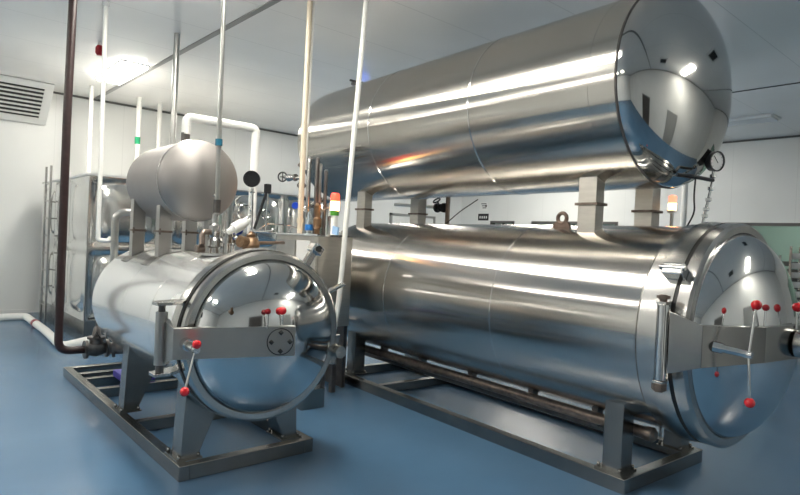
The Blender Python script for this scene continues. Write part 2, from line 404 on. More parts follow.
# door arm: folded plate from the hinge round to the centre of the door
def arm(T, pts, th, m, name='door_arm'):
    """folded plate door arm; pts = (p, a, z low, z high) along its outer face, lips turned in along both edges"""
    outer = [Vector(q[:2]) for q in pts]; n = len(outer); s = MB()
    nr = []
    for i in range(n):
        dd = (outer[min(i + 1, n - 1)] - outer[max(i - 1, 0)]).normalized(); nr.append(Vector((-dd.y, dd.x)))
    def strip(d0, d1, zl, zh):
        vs = []
        for i in range(n):
            o = outer[i]; a = o + nr[i] * d0; b = o + nr[i] * d1; l, h = zl(pts[i]), zh(pts[i])
            vs += [(a.x, a.y, l), (b.x, b.y, l), (b.x, b.y, h), (a.x, a.y, h)]
        fs = [(0, 1, 2, 3), tuple(4 * (n - 1) + k for k in range(4))]
        for i in range(n - 1):
            for k in range(4): fs.append((4 * i + k, 4 * i + (k + 1) % 4, 4 * i + 4 + (k + 1) % 4, 4 * i + 4 + k))
        s.add(vs, fs)
    strip(0, th, lambda q: q[2], lambda q: q[3])
    strip(th, th * 4, lambda q: q[3] - .008, lambda q: q[3])
    strip(th, th * 4, lambda q: q[2], lambda q: q[2] + .008)
    return build(s, name, m, T, bevel=.002)
am = arm(T, [(3.365, 1.70, .90, 1.265), (3.39, 1.52, .965, 1.205), (3.80, 1.345, .99, 1.20), (4.30, 1.285, .99, 1.20)], .012, M['armsteel'])
s = MB(); s.cyl((4.16, 1.30, 1.088), (4.16, 1.245, 1.088), .085, seg=40); hub = build(s, 'pivot_disc', M['steel'], am, bevel=.004)
for i in range(4):
    k = i * PI / 2 + PI / 4; s = MB(); s.cyl((4.16 + .06 * math.cos(k), 1.25, 1.088 + .06 * math.sin(k)), (4.16 + .06 * math.cos(k), 1.235, 1.088 + .06 * math.sin(k)), .012, seg=6)
    build(s, 'bolt', M['dark_steel'], hub)
def lever(T, base, tip, hubc, b1, b2, r=.027, br=.028, sm=None):
    s = MB(); s.cyl(base, tip, r, r * .82, 24); s.lathe(base, Vector(base) - Vector(tip), [(-.03, r * 1.25), (.02, r * 1.35)], 24)
    t = build(s, 'locking_tube', M['chrome'], T)
    s = MB(); s.tube([b1, hubc, b2], .0075); s.cyl(Vector(hubc) + Vector((0, .02, 0)), Vector(hubc) + Vector((0, -.02, 0)), .02); lv = build(s, 'lever_bar', M['chrome'], t)
    for b in (b1, b2):
        if sm is not None and b is b1 and sm: pass
        build(MB().ball(b, br), 'ball_knob', M['red'], lv)
lever(am, (3.475, 1.475, 1.085), (3.52, 1.335, 1.068), (3.52, 1.328, 1.065), (3.585, 1.325, 1.338), (3.545, 1.318, .80), r=.024)
for q, m, b in (((3.83, 1.365), 'darkred', .02), ((4.13, 1.30), 'red', .028)):
    s = MB(); s.cyl((q[0], q[1], 1.18), (q[0], q[1], 1.30), .007); st = build(s, 'knob_stem', M['chrome'], am)
    build(MB().ball((q[0], q[1], 1.31), b), 'ball_knob', M[m], st)
# warning label on the door head
# legs (saddle posts)
def leg_box(T, p0, p1, a0, a1, z0, ps, R, pc, zc, m='frame'):
    zt = lambda p: zc - math.sqrt(max(R * R - (p - pc) ** 2, 0)) + .012
    s = MB().prism([(p0, z0), (p1, z0), (p1, zt(p1)), ((p0 + p1) / 2, zt((p0 + p1) / 2)), (p0, zt(p0))], 'a', a0, a1)
    return build(s, 'leg', M[m], T, bevel=.004)
def foot(L, p0, p1, a0, a1, z):
    s = MB().box((p0, a0, z), (p1, a1, z + .012))
    for p in (p0 + .02, p1 - .02):
        for a in (a0 + .02, a1 - .02): s.cyl((p, a, z + .01), (p, a, z + .035), .011, seg=6)
    build(s, 'foot_plate', M['frame'], L)
for a0, a1 in ((2.13, 2.27), (5.35, 5.50)):
    for p0, p1 in ((3.66, 3.80), (2 * PB - 3.80, 2 * PB - 3.66)):
        L = leg_box(T, p0, p1, a0, a1, .1, 0, RL, PB, ZL)
        foot(L, p0 - .03, p1 + .03, a0 - .02, a1 + .04, .1)
# base frame of channel section
def channel_frame(T, p0, p1, a0, a1, h, t, cross):
    for nm, bx in (('frame_rail', ((p0, a0, .0), (p0 + t, a1, h))), ('frame_rail', ((p1 - t, a0, .0), (p1, a1, h))),
                   ('frame_crossbar', ((p0 + t, a0, .0), (p1 - t, a0 + t, h))), ('frame_crossbar', ((p0 + t, a1 - t, .0), (p1 - t, a1, h)))):
        build(MB().box(*bx), nm, M['frame'], T, bevel=.004)
    for c in cross: build(MB().box((p0 + t, c, .005), (p1 - t, c + .07, h - .005)), 'frame_crossbar', M['frame'], T, bevel=.003)
channel_frame(T, 3.593, 4.70, 2.06, 5.75, .1, .075, (4.85,))
# drain pipe slung under the vessel with hangers
s = MB(); s.cyl((3.84, 2.02, .37), (3.84, 5.75, .37), .042, seg=24); s.lathe((3.84, 1.99, .37), (0, 1, 0), [(0, 0), (.0, .03), (.02, .05), (.06, .05), (.06, .042)], 24, cap=False)
pp = build(s, 'drain_pipe', M['rust'], T)
s = MB(); s.cyl((3.99, 2.3, .27), (3.99, 5.75, .27), .03, seg=20); build(s, 'drain_pipe', M['dark_steel'], T)
for a in (2.45, 3.05, 3.75, 4.45, 5.1):
    build(MB().box((3.86, a, .30), (3.93, a + .05, .47)), 'pipe_hanger', M['dark_steel'], T)
# lifting eye and sensor boss on top of shell, saddle plates
s = MB()
for r0 in ((3.99, 2.86),):
    s.prism([(2.84, 1.76), (3.03, 1.76), (2.99, 1.815), (2.955, 1.82), (2.90, 1.82), (2.87, 1.815)], 'p', 3.96, 3.985)
    s.ring((3.972, 2.93, 1.845), (1, 0, 0), .042, .016)
build(s, 'lifting_eye', M['rustdark'], T)

# ------------------------------------------------------------------ large upper hot water tank
ZU, RU = 2.783, .705
T = thing('water_tank', 'large satin steel horizontal tank with mirror domed end, carried above the large retort', 'tank', (PB, 4.1, 2.05), 'B')
s = MB().lathe((PB, 2.19, ZU), (0, 1, 0), [(0, RU), (4.25, RU)], 128, cap=False); sh = build(s, 'shell', M['shell'], T)
for a in (3.54, 4.98, 2.39):
    build(MB().ring((PB, a, ZU), (0, 1, 0), RU - .001, .0065 if a > 3 else .0025, 128, 6), 'weld_seam', M['chrome'] if a > 3 else M['steel'], sh)
build(dish(PB, 2.17, ZU, RU - .002, .30, 24), 'front_head', M['mirror'], T)
build(MB().ring((PB, 2.178, ZU), (0, 1, 0), RU - .001, .008, 128, 8), 'head_seam', M['dark_steel'], T)
s = MB(); s.lathe((PB, 6.44, ZU), (0, 1, 0), [(.34 * math.sin(i * PI / 32), RU * math.cos(i * PI / 32) if i < 16 else 0) for i in range(17)], 96, cap=False)
build(s, 'rear_head', M['shell'], T)
# four support posts, bolted halfway; lower half welded to the retort below
for a0 in (2.54, 5.55):
    for sd in (-1, 1):
        pa = PB + sd * .30; p0, p1 = sorted((pa, PB + sd * .42)) if True else 0
        if sd < 0: p0, p1 = 3.84, 3.945
        else: p0, p1 = 4.64, 4.77
        a1 = a0 + .155
        zt = lambda p: ZU - math.sqrt(RU * RU - (p - PB) ** 2) + .01
        zb = lambda p: ZL + math.sqrt(RL * RL - (p - PB) ** 2) - .01
        top = (2.26 if sd < 0 else 2.21)
        s = MB().prism([(p0, 1.955), (p1, 1.955), (p1, zt(p1) if sd < 0 else zt(p1)), (p0, top if sd < 0 else zt(p0))], 'a', a0, a1)
        L = build(s, 'support_post', M['beige_steel'], T, bevel=.003)
        build(MB().box((p0 - .015, a0 - .02, 1.935), (p1 + .015, a1 + .02, 1.955)), 'flange_plate', M['rust'], L)
        s = MB().prism([(p0, 1.935), (p1, 1.935), (p1, zb(p1)), (p0, zb(p0))], 'a', a0, a1)
        build(s, 'saddle_post', M['beige_steel'], TB, bevel=.003)
# gauge, siphon pipe and drain on the near head
GP, GA, GZ = 4.36, 1.94, 2.275
s = MB(); s.tube([(4.02, 2.03, 2.15), (4.10, 1.95, 2.14), (4.36, 1.94, 2.14)], .014, .04); st = build(s, 'gauge_branch', M['black'], T)
s = MB(); s.tube([(4.285, 1.96, 1.83), (4.36, 1.94, 2.14), (4.36, 1.94, 2.22)], .010)
for z in (2.17, 2.08, 2.0, 1.93, 1.88): s.lathe((4.36 - (2.14 - min(z, 2.14)) * .24, 1.94 + (2.14 - min(z, 2.14)) * .06, z - .015), (0, 0, 1), [(0, .012), (.004, .021), (.026, .021), (.03, .012)], 10)
build(s, 'gauge_stem', M['chrome'], T)
def gauge(T, c, d, R, m='black', th=.05):
    d = Vector(d).normalized(); c = Vector(c)
    g = build(MB().lathe(c - d * th, d, [(0, R * .8), (.01, R), (th - .01, R), (th, R * 1.04), (th + .008, R * 1.04), (th + .008, R * .9), (th, R * .9)], 40, cap=False), 'gauge_case', M[m], T)
    build(MB().lathe(c, d, [(-.002, R * .93), (.001, R * .93)], 40), 'dial', M['white'] if m == 'black' else M['black'], g)
    u = Vector((0, 0, 1)); w = d.cross(u).normalized(); s = MB()
    e = (u * .7 + w * .6).normalized() * R * .7
    s.tube([c + d * .004 - e * .3, c + d * .004 + e], R * .035, seg=6)
    for i in range(11):
        k = math.radians(-135 + 27 * i); v = u * math.cos(k) + w * math.sin(k)
        s.tube([c + d * .004 + v * R * .72, c + d * .004 + v * R * .85], R * .02, seg=5)
    build(s, 'needle', M['black'] if m == 'black' else M['white'], g)
    return g
gauge(T, (GP, GA - .02, GZ), (-.3, -1, -.08), .070)
s = MB(); s.tube([(4.12, 1.95, 2.13), (4.11, 1.95, 2.0), (4.2, 1.98, 1.9), (4.24, 2.05, 1.80)], .006, .1); build(s, 'cable', M['black'], T)
# lifting eyes on top
for a in (2.72, 5.85, 4.51):
    s = MB(); s.ring((PB, a, ZU + RU + .03), (1, 0, 0), .03, .011); build(s, 'lifting_eye', M['steel'] if a != 4.51 else M['brass'], T)
s = MB(); s.cyl((PB, 6.3, 3.44), (PB, 6.3, 3.56), .03); s.lathe((PB, 6.3, 3.56), (0, 0, 1), [(0, .07), (.02, .07)], 16); s.tube([(PB - .1, 6.3, 3.6), (PB + .1, 6.3, 3.6)], .014); build(s, 'vent_valve', M['dark_steel'], T)

# ------------------------------------------------------------------ small retort
PS, ZS, RS = 1.905, .93, .5
TS = T = thing('retort', 'small retort vessel with pale mirror polished body and domed door in front at left', 'retort', (PS, 5.0, 0), 'S')
s = MB().lathe((PS, 3.68, ZS), (0, 1, 0), [(0, RS), (2.15, RS)], 128, cap=False); sh = build(s, 'shell', M['white_shell'], T)
for a in (4.95, 4.3): build(MB().ring((PS, a, ZS), (0, 1, 0), RS - .001, .0022, 128, 6), 'weld_seam', M['steel'], sh)
s = MB(); s.lathe((PS, 5.83, ZS), (0, 1, 0), [(.17 * math.sin(i * PI / 24), RS * math.cos(i * PI / 24) if i < 12 else 0) for i in range(13)], 96, cap=False)
build(s, 'rear_head', M['white_shell'], T)
s = MB().lathe((PS, 3.58, ZS), (0, 1, 0), [(0, .50), (0, .572), (.05, .578), (.085, .578), (.085, .555), (.11, .52), (.125, .499)], 128, cap=False)
build(s, 'body_flange', M['steel'], T)
build(MB().lathe((PS, 3.555, ZS), (0, 1, 0), [(0, .49), (0, .568), (.026, .568), (.026, .49)], 128, cap=False), 'gasket', M['gasket'], T)
s = MB().lathe((PS, 3.485, ZS), (0, 1, 0), [(.025, .495), (0, .51), (0, .545), (.012, .562), (.07, .562), (.07, .495)], 128, cap=False)
build(s, 'door_ring', M['steel'], T)
build(dish(PS, 3.512, ZS, .503, .235, 22), 'door_head', M['mirror2'], T)
# clamps on the right of the flange
for k, big in ((math.radians(57), 1), (math.radians(28), 0)):
    e = Vector((math.cos(k), 0, math.sin(k))); c = Vector((PS, 3.55, ZS)) + e * (.62 if big else .64)
    s = MB(); s.obox(c, (.14 if big else .17, .05, .05 if big else .022), Matrix.Rotation(-k - (0 if big else -.1), 3, 'Y'))
    if big: s.obox(c + e * .075 + Vector((0, -.01, 0)), (.06, .085, .085), Matrix.Rotation(-k, 3, 'Y'))
    cl = build(s, 'door_clamp', M['chrome'], T, bevel=.006)
    if big: build(MB().cyl(c + e * .08 + Vector((0, -.06, 0)), c + e * .08 + Vector((0, -.045, 0)), .022), 'bolt', M['gasket'], cl)
# safety bolt bracket on the right
s = MB(); s.obox((2.47, 3.54, .79), (.055, .06, .22), Matrix.Rotation(.15, 3, 'Y')); rb = build(s, 'side_bracket', M['steel'], T, bevel=.006)
s = MB(); s.cyl((2.475, 3.54, .78), (2.475, 3.44, .78), .045, seg=24); build(s, 'bracket_pin', M['steel'], rb)
# hinge
hx, ha = 1.232, 3.54
s = MB(); s.cyl((hx, ha, .80), (hx, ha, 1.115), .034); hp = build(s, 'hinge_pin', M['satin'], T)
s = MB(); s.cyl((hx, ha, 1.115), (hx, ha, 1.155), .020); build(s, 'hinge_nut', M['dark_steel'], hp)
s = MB(); s.cyl((hx, ha, .745), (hx, ha, .80), .024); build(s, 'hinge_nut', M['dark_steel'], hp)
for z in (1.155, .735):
    s = MB().prism([(hx - .045, ha - .045), (hx + .05, ha - .045), (PS - .50, ha + .045), (PS - .50, ha + .14), (hx - .045, ha + .05)], 'z', z, z + .02)
    build(s, 'hinge_bracket', M['steel'], T, bevel=.003)
am = arm(T, [(hx + .005, ha - .005, .80, 1.07), (hx + .03, ha - .115, .845, 1.03), (1.955, 3.215, .845, 1.03)], .012, M['satin'])
c = Vector((1.866, 3.248, .935)); dn = Vector((-.285, -.72, 0)).normalized(); dn = Vector((-(3.425 - 3.215), -(1.955 - 1.262), 0)).normalized()
dt = Vector((-dn.y, dn.x, 0))
s = MB(); s.lathe(c, dn, [(-.012, .082), (.001, .082), (.001, .078), (.010, .078)], 40); hub = build(s, 'pivot_disc', M['satin'], am)
build(MB().ring(c + dn * .006, dn, .082, .0035, 48, 6), 'groove_ring', M['gasket'], hub)
for i in range(4):
    s = MB(); k = i * PI / 2; q = c + dn * .012 + (dt * math.cos(k) + Vector((0, 0, 1)) * math.sin(k)) * .058
    s.cyl(q - dn * .004, q + dn * .008, .017, seg=4)
    build(s, 'bolt', M['gasket'], hub)
lever(am, (1.330, 3.385, .938), (1.325, 3.26, .932), (1.325, 3.245, .93), (1.327, 3.235, .962), (1.252, 3.19, .715), r=.028, br=.026)
for q, m, b in (((1.782, 3.268), 'darkred', .019), ((1.888, 3.275), 'red', .026)):
    s = MB(); s.cyl((q[0], q[1], 1.02), (q[0], q[1], 1.125), .007); st = build(s, 'knob_stem', M['chrome'], am)
    build(MB().ball((q[0], q[1], 1.125), b), 'ball_knob', M[m], st)
# small fittings on the dish
s = MB(); s.cyl((1.58, 3.38, 1.12), (1.575, 3.33, 1.12), .012); s.tube([(1.575, 3.335, 1.12), (1.575, 3.335, 1.15)], .008); build(s, 'drain_plug', M['brass'], T)
# legs
for a0, a1 in ((3.77, 3.93), (5.02, 5.16)):
    for sd in (-1, 1):
        q = [(-.435, .1), (-.325, .1), (-.17, ZS - .462), (-.30, ZS - .392), (-.41, ZS - .28)]
        s = MB().prism([(PS - sd * x * -1 if False else PS + sd * -x if sd > 0 else PS + x, z) for x, z in q], 'a', a0, a1)
        L = build(s, 'leg', M['frame'], T, bevel=.004)
        pe = sorted((PS + (-sd) * -.435 * 1, PS + (-sd) * -.325 * 1))
        foot(L, pe[0] - .03, pe[1] + .03, a0 - .02, a1 + .05, .1)
channel_frame(T, 1.43, 2.43, 3.68, 6.98, .1, .07, (4.75, 5.9, 6.35, 6.6))
build(MB().box((1.75, 6.0, .1), (2.05, 6.35, .16)), 'pump_plate', M['purple'], T)
# saddle pads under the small tank posts
for a in (4.9, 5.45):
    s = MB(); s.lathe((PS, a, ZS), (0, 1, 0), [(0, RS - .002), (0, RS + .006), (.16, RS + .006), (.16, RS - .002)], 96, cap=False)
    keep = [i for i, v in enumerate(s.v) if v[2] > ZS + .36]; ks = set(keep); mp = {i: n for n, i in enumerate(keep)}
    s2 = MB(); s2.add([s.v[i] for i in keep], [[mp[i] for i in f] for f in s.f if all(i in ks for i in f)], True)
    build(s2, 'saddle_pad', M['steel'], T)

# ------------------------------------------------------------------ small upper tank
ZT, RT, PT = 2.022, .335, 1.925
T = thing('water_tank', 'small matt grey steel tank with rounded ends, carried on posts above the small retort', 'tank', (PT, 5.2, 1.68), 'S')
s = MB(); n = 14
pr = [(-.17 * math.cos(i * PI / 2 / n), RT * math.sin(i * PI / 2 / n)) for i in range(n + 1)]; pr[0] = (-.17, 0)
pr += [(.0, RT + .004), (.012, RT)] ; pr += [(.80, RT)] + [(.80 + .16 * math.sin(i * PI / 2 / n), RT * math.cos(i * PI / 2 / n) if i < n else 0) for i in range(1, n + 1)]
s.lathe((PT, 4.80, ZT), (0, 1, 0), pr, 96, cap=False); sh = build(s, 'tank_body', M['dish_satin'], T, sharp=60)
build(MB().ring((PT, 4.80, ZT), (0, 1, 0), RT + .001, .004, 96, 6), 'weld_seam', M['steel'], sh)
for a0, pl, prr in ((4.95, (1.672, 1.765), (2.085, 2.178)), (5.5, (1.63, 1.735), (2.10, 2.21))):
    for p0, p1 in (pl, prr):
        zt = lambda p: ZT - math.sqrt(max(RT * RT - (p - PT) ** 2, 0)) + .01
        zb = lambda p: ZS + math.sqrt(RS * RS - (p - PS) ** 2) - .004
        s = MB().prism([(p0, 1.595), (p1, 1.595), (p1, zt(p1)), (p0, zt(p0))], 'a', a0, a0 + .085)
        L = build(s, 'support_post', M['satin'], T, bevel=.002)
        s = MB().box((p0 - .012, a0 - .015, 1.577), (p1 + .012, a0 + .10, 1.595)); s.cyl((p0 - .0, a0 - .02, 1.56), (p0 - .0, a0 - .02, 1.61), .008, seg=6)
        build(s, 'flange_plate', M['rust'], L)
        s = MB().prism([(p0, 1.577), (p1, 1.577), (p1, zb(p1)), (p0, zb(p0))], 'a', a0, a0 + .085)
        build(s, 'saddle_post', M['satin'], TS, bevel=.002)
s = MB(); s.cyl((1.875, 5.0, 2.33), (1.875, 5.0, 2.43), .036, seg=20); build(s, 'nozzle', M['dark_steel'], T)
s = MB(); s.lathe((1.995, 4.66, 1.90), (-.1, -1, 0), [(0, .012), (.03, .008)], 10); build(s, 'plug', M['chrome'], T)
s = MB(); s.ring((2.13, 4.75, 2.17), (0, 1, .3), .02, .006); build(s, 'blue_tag', M['blue'], T)

# ------------------------------------------------------------------ pipes
def pipe(name, pts, r, m, label, fr='R', bend=.0, coll=(), cat='pipe', seg=16):
    t = thing(name, label, cat, pts[0] if pts[0][2] < pts[-1][2] else pts[-1], fr)
    build(MB().tube(pts, r, bend, seg), 'pipe_run', M[m], t)
    for (p, d, rr, l, mm) in coll:
        d = Vector(d).normalized(); c = Vector(p)
        build(MB().lathe(c - d * l / 2, d, [(0, rr), (l, rr)], 20), 'collar', M[mm], t)
    return t
# brown steam pipe with elbow into a flanged valve at the small retort
t = pipe('steam_pipe', [(1.245, 6.0, ZC), (1.232, 6.0, 2.6), (1.236, 6.0, .46), (1.45, 6.0, .452)], .036, 'rustpipe',
         'thick dark brown steam pipe dropping from the ceiling at far left to a low elbow', bend=.13)
t = thing('gate_valve', 'dark flanged valve joining the brown pipe to the rear of the small retort', 'valve', (1.56, 6.0, .36))
s = MB(); s.lathe((1.45, 6.0, .452), (1, 0, 0), [(0, .045), (0, .085), (.025, .085), (.025, .05), (.05, .06), (.10, .075), (.15, .06), (.18, .05), (.18, .085), (.205, .085), (.205, .045)], 20)
b = build(s, 'valve_body', M['dark_steel'], t)
s = MB(); s.lathe((1.552, 6.0, .50), (0, 0, 1), [(0, .06), (.04, .055), (.05, .08), (.07, .08), (.08, .04), (.15, .03), (.17, .012), (.25, .012)], 16); build(s, 'bonnet', M['dark_steel'], t)
s = MB(); s.tube([(1.47, 5.97, .745), (1.62, 6.02, .745)], .010); s.tube([(1.50, 5.9, .57), (1.53, 5.93, .62), (1.56, 5.9, .57)], .008); build(s, 'valve_lever', M['black'], t)
s = MB(); s.tube([(1.65, 6.0, .452), (1.72, 5.95, .45), (1.78, 5.85, .47)], .055, .05, 16); s.lathe((1.69, 5.985, .45), (1, -.3, 0), [(0, .09), (.03, .09)], 18); build(s, 'outlet_elbow', M['dark_steel'], t)
# white ground drain
pipe('drain_pipe', [(.2, 11.35, .06), (1.85, 11.40, .06), (1.83, 9.7, .06), (1.77, 8.37, .06), (2.08, 8.50, .09)], .055, 'insul', 'white lagged pipe bending along the floor in front of the panel water tank', bend=.12,
     coll=[((1.84, 10.5, .06), (0, 1, 0), .062, .12, 'darkred')])
pipe('water_pipe', [(2.66, 11.22, ZC), (2.66, 11.22, 2.33)], .035, 'pvc', 'white pipe from the ceiling down onto the corner of the panel water tank', coll=[((2.66, 11.22, 3.35), (0, 0, 1), .042, .1, 'white')])
pipe('water_pipe', [(1.754, 6.95, ZC), (1.765, 6.95, 2.6), (1.772, 6.95, 1.46), (1.87, 6.95, 1.45), (1.90, 6.95, 1.49)], .023, 'pvc', 'thin white pipe in front of the panel water tank, elbowed at its lower end', bend=.03,
     coll=[((1.754, 6.95, ZC - .02), (0, 0, 1), .04, .05, 'grille')])
pipe('water_pipe', [(3.51, 11.4, ZC), (3.51, 11.4, 2.33)], .045, 'pvc', 'white pipe with a green label behind the small upper tank', coll=[((3.505, 11.4, 3.22), (0, 0, 1), .049, .13, 'green')])
pipe('water_pipe', [(3.95, 11.6, ZC), (3.95, 11.6, 2.33)], .042, 'pvc', 'plain white pipe just right of the green labelled one')
pipe('water_pipe', [(2.672, 7.35, ZC), (2.68, 7.35, 0.0)], .036, 'greypipe', 'grey steel pipe dropping behind the small upper tank')
# lagged white pipe from the small tank
pipe('lagged_pipe', [(1.878, 5.0, 2.42), (1.878, 5.0, 2.565), (2.522, 5.0, 2.572), (2.515, 5.0, 1.42)], .038, 'insul', 'thick white lagged pipe rising from the small tank and elbowing down beside it', 'S', .05)
pipe('overflow_pipe', [(1.62, 6.0, 1.2), (1.615, 6.0, 1.75), (2.0, 5.9, 1.755)], .034, 'greypipe', 'bright steel elbow pipe rising behind the small retort at left', 'S', .1)
pipe('steam_pipe', [(1.872, 4.35, ZC), (1.887, 4.35, 2.6), (1.897, 4.35, 1.74)], .018, 'greypipe', 'grey steel pipe with a teal band in front of the small upper tank', 'S',
     coll=[((1.889, 4.35, 2.29), (0, 0, 1), .027, .05, 'teal'), ((1.897, 4.35, 1.80), (0, 0, 1), .028, .10, 'dark_steel')])
# cream pipe onto the cabinet, and slanting white hose
pipe('water_pipe', [(2.95, 5.42, ZC), (2.95, 5.42, 2.6), (2.95, 5.42, 1.63)], .028, 'cream', 'cream pipe from the ceiling onto the steel cabinet between the retorts', 'B',
     coll=[((2.95, 5.42, 1.76), (0, 0, 1), .036, .05, 'cream')])
pipe('water_hose', [(3.2, 4.75, ZC), (3.19, 4.80, 3.2), (3.12, 4.78, 2.2), (3.05, 4.75, 1.125), (3.03, 4.79, .72), (2.95, 4.82, .40)], .025, 'pvc', 'white slanting hose hanging from the ceiling in front of the large retort', 'B', .3)
pipe('water_hose', [(2.99, 5.41, ZC), (3.01, 5.45, 3.2), (3.03, 5.50, 2.3)], .012, 'pvc', 'thin white hose close behind the cream pipe', 'B', .3)
pipe('water_pipe', [(10.2, 5.0, ZC), (10.2, 5.0, 0)], .05, 'pvc', 'white pipe at the far right wall seen under the large upper tank', 'B')
# pipe with valve behind the vessels
t = pipe('transfer_pipe', [(4.86, 6.3, 2.09), (4.9, 5.38, 2.035)], .022, 'pvc', 'white horizontal pipe with a black valve seen between the two large vessels', 'B')
s = MB(); s.lathe((4.9, 5.50, 2.035), (0, -1, 0), [(0, .03), (.0, .06), (.02, .06), (.02, .035), (.08, .05), (.10, .035), (.12, .06), (.14, .06)], 16)
s.cyl((4.9, 5.43, 2.035), (4.84, 5.43, 2.11), .012); s.ring((4.83, 5.43, 2.12), (-.6, 0, .7), .045, .010); build(s, 'valve', M['black'], t)
pipe('steam_pipe', [(4.92, 5.32, 1.72), (4.92, 5.32, 2.2)], .028, 'rust', 'short brown upright pipe between the two large vessels', 'B')
pipe('chain_cable', [(4.7, 4.6, 2.1), (4.72, 4.9, 1.97), (4.66, 5.1, 1.80)], .006, 'black', 'thin dark cable sloping down between the two large vessels', 'B', .1, cat='cable')

# ------------------------------------------------------------------ fittings on the small retort
top = lambda p: ZS + math.sqrt(RS * RS - (p - PS) ** 2)
t = thing('safety_valve', 'steel safety valve standing under the teal banded pipe on the small retort', 'valve', (1.885, 4.35, 1.42), 'S')
s = MB(); s.lathe((1.885, 4.35, 1.42), (0, 0, 1), [(0, .085), (.02, .085), (.02, .04), (.06, .035), (.07, .05), (.12, .05), (.14, .035), (.18, .045), (.23, .045), (.25, .025), (.32, .022)], 24)
build(s, 'valve_body', M['steel'], t)
s = MB(); s.tube([(1.885, 4.35, 1.60), (1.78, 4.33, 1.60), (1.77, 4.3, 1.50)], .022, .04); s.lathe((1.80, 4.335, 1.47), (-1, 0, 0), [(0, .03), (.06, .03)], 14); build(s, 'side_outlet', M['rust'], t)
t = thing('pneumatic_valve', 'angled white cylinder valve on the small retort beside the steel safety valve', 'valve', (1.98, 4.3, 1.42), 'S')
s = MB(); s.cyl((1.965, 4.3, 1.42), (1.965, 4.3, 1.60), .028); s.lathe((1.965, 4.3, 1.52), (0, 0, 1), [(0, .05), (.05, .05)], 16); build(s, 'valve_body', M['steel'], t)
s = MB(); s.lathe((1.985, 4.24, 1.63), (.85, 0, .5), [(-.05, .02), (0, .03), (.0, .043), (.09, .043), (.09, .034), (.13, .034), (.13, .015), (.16, .015)], 24); build(s, 'actuator', M['white'], t)
t = thing('ball_valve', 'small valve with a blue handle on top of the small retort', 'valve', (2.02, 4.32, 1.42), 'S')
s = MB(); s.cyl((2.02, 4.32, 1.40), (2.02, 4.32, 1.60), .018); s.lathe((2.02, 4.32, 1.50), (0, 0, 1), [(0, .02), (.02, .035), (.05, .035), (.07, .02)], 14)
s.tube([(2.02, 4.32, 1.55), (2.06, 4.3, 1.57), (2.08, 4.28, 1.5), (2.10, 4.27, 1.43)], .012, .03); build(s, 'valve_body', M['chrome'], t)
s = MB(); s.lathe((2.02, 4.29, 1.625), (.3, -1, .2), [(0, .012), (.02, .045), (.05, .045), (.06, .02)], 8); build(s, 'handwheel', M['blue'], t)
t = thing('steam_trap', 'rounded brown brass valve standing near the flange of the small retort', 'valve', (2.09, 4.2, 1.42), 'S')
s = MB(); s.lathe((2.09, 4.15, 1.395), (0, 0, 1), [(0, .022), (.05, .026), (.07, .055), (.12, .07), (.17, .05), (.18, .035), (.20, .035), (.21, .02), (.225, .012)], 20)
s.lathe((2.09, 4.15, 1.53), (-1, -.3, .1), [(.02, .04), (.09, .045), (.11, .045)], 14); build(s, 'valve_body', M['brass'], t)
s = MB(); s.tube([(2.09, 4.15, 1.62), (2.25, 4.15, 1.62), (2.30, 4.18, 1.62)], .014, .03); s.ring((2.30, 4.18, 1.63), (0, 1, 0), .018, .006); build(s, 'branch', M['chrome'], t)
# black gauge on siphon loop
t = thing('pressure_gauge', 'round black gauge on a looped steel stem beside the white lagged pipe', 'gauge', (2.14, 4.3, 1.42), 'S')
s = MB(); s.tube([(2.17, 4.3, 1.40), (2.165, 4.3, 1.72), (2.15, 4.28, 1.96)], .010, .05); s.ring((2.10, 4.3, 1.77), (0, 1, .1), .055, .008, 28); s.ring((2.155, 4.29, 1.93), (0, 0, 1), .012, .008); build(s, 'siphon', M['chrome'], t)
gauge(t, (2.125, 4.25, 2.03), (-.55, -.8, -.05), .062, 'black', .06).data.materials[0] = M['black']
for o in list(t.children):
    if o.name.startswith('gauge_case'):
        for c in o.children:
            c.data.materials[0] = M['black'] if c.name.startswith('dial') else M['grilledark']
t = thing('level_sensor', 'small black capped probe on a thin stem right of the black gauge', 'sensor', (2.24, 4.2, 1.5), 'S')
s = MB(); s.box((2.215, 4.18, 1.925), (2.265, 4.22, 2.00)); build(s, 'cap', M['black'], t, bevel=.008)
s = MB(); s.cyl((2.24, 4.2, 1.62), (2.24, 4.2, 1.925), .009); s.ring((2.235, 4.2, 1.76), (0, 1, 0), .035, .007, 24); s.lathe((2.24, 4.2, 1.87), (0, 0, 1), [(0, .014), (.03, .014)], 10); build(s, 'stem', M['chrome'], t)
s = MB(); s.tube([(2.23, 4.2, 1.93), (2.19, 4.2, 1.80), (2.14, 4.2, 1.64)], .011, .1); build(s, 'cable', M['black'], t)
t = thing('inlet_pipe', 'short copper brown pipe running from the small retort top to the steel cabinet', 'pipe', (2.28, 4.15, 1.42), 'S')
s = MB(); s.tube([(2.17, 4.25, 1.53), (2.62, 4.72, 1.53), (2.86, 5.0, 1.53)], .015); build(s, 'pipe_run', M['brass'], t)
s = MB(); s.cyl((2.17, 4.25, 1.34), (2.17, 4.25, 1.62), .024); s.lathe((2.17, 4.25, 1.55), (0, 0, 1), [(0, .034), (.02, .034)], 14); s.lathe((2.17, 4.25, 1.44), (0, 0, 1), [(0, .034), (.02, .034)], 14); build(s, 'riser', M['steel'], t)
pipe('braided_hose', [(2.35, 4.6, 1.42), (2.38, 4.65, 1.60), (2.55, 4.8, 1.70), (2.95, 5.1, 1.70), (3.06, 5.1, 1.68)], .008, 'chrome', 'thin bright hose arching from the small retort up to the cream pipe', 'S', .12, cat='hose')

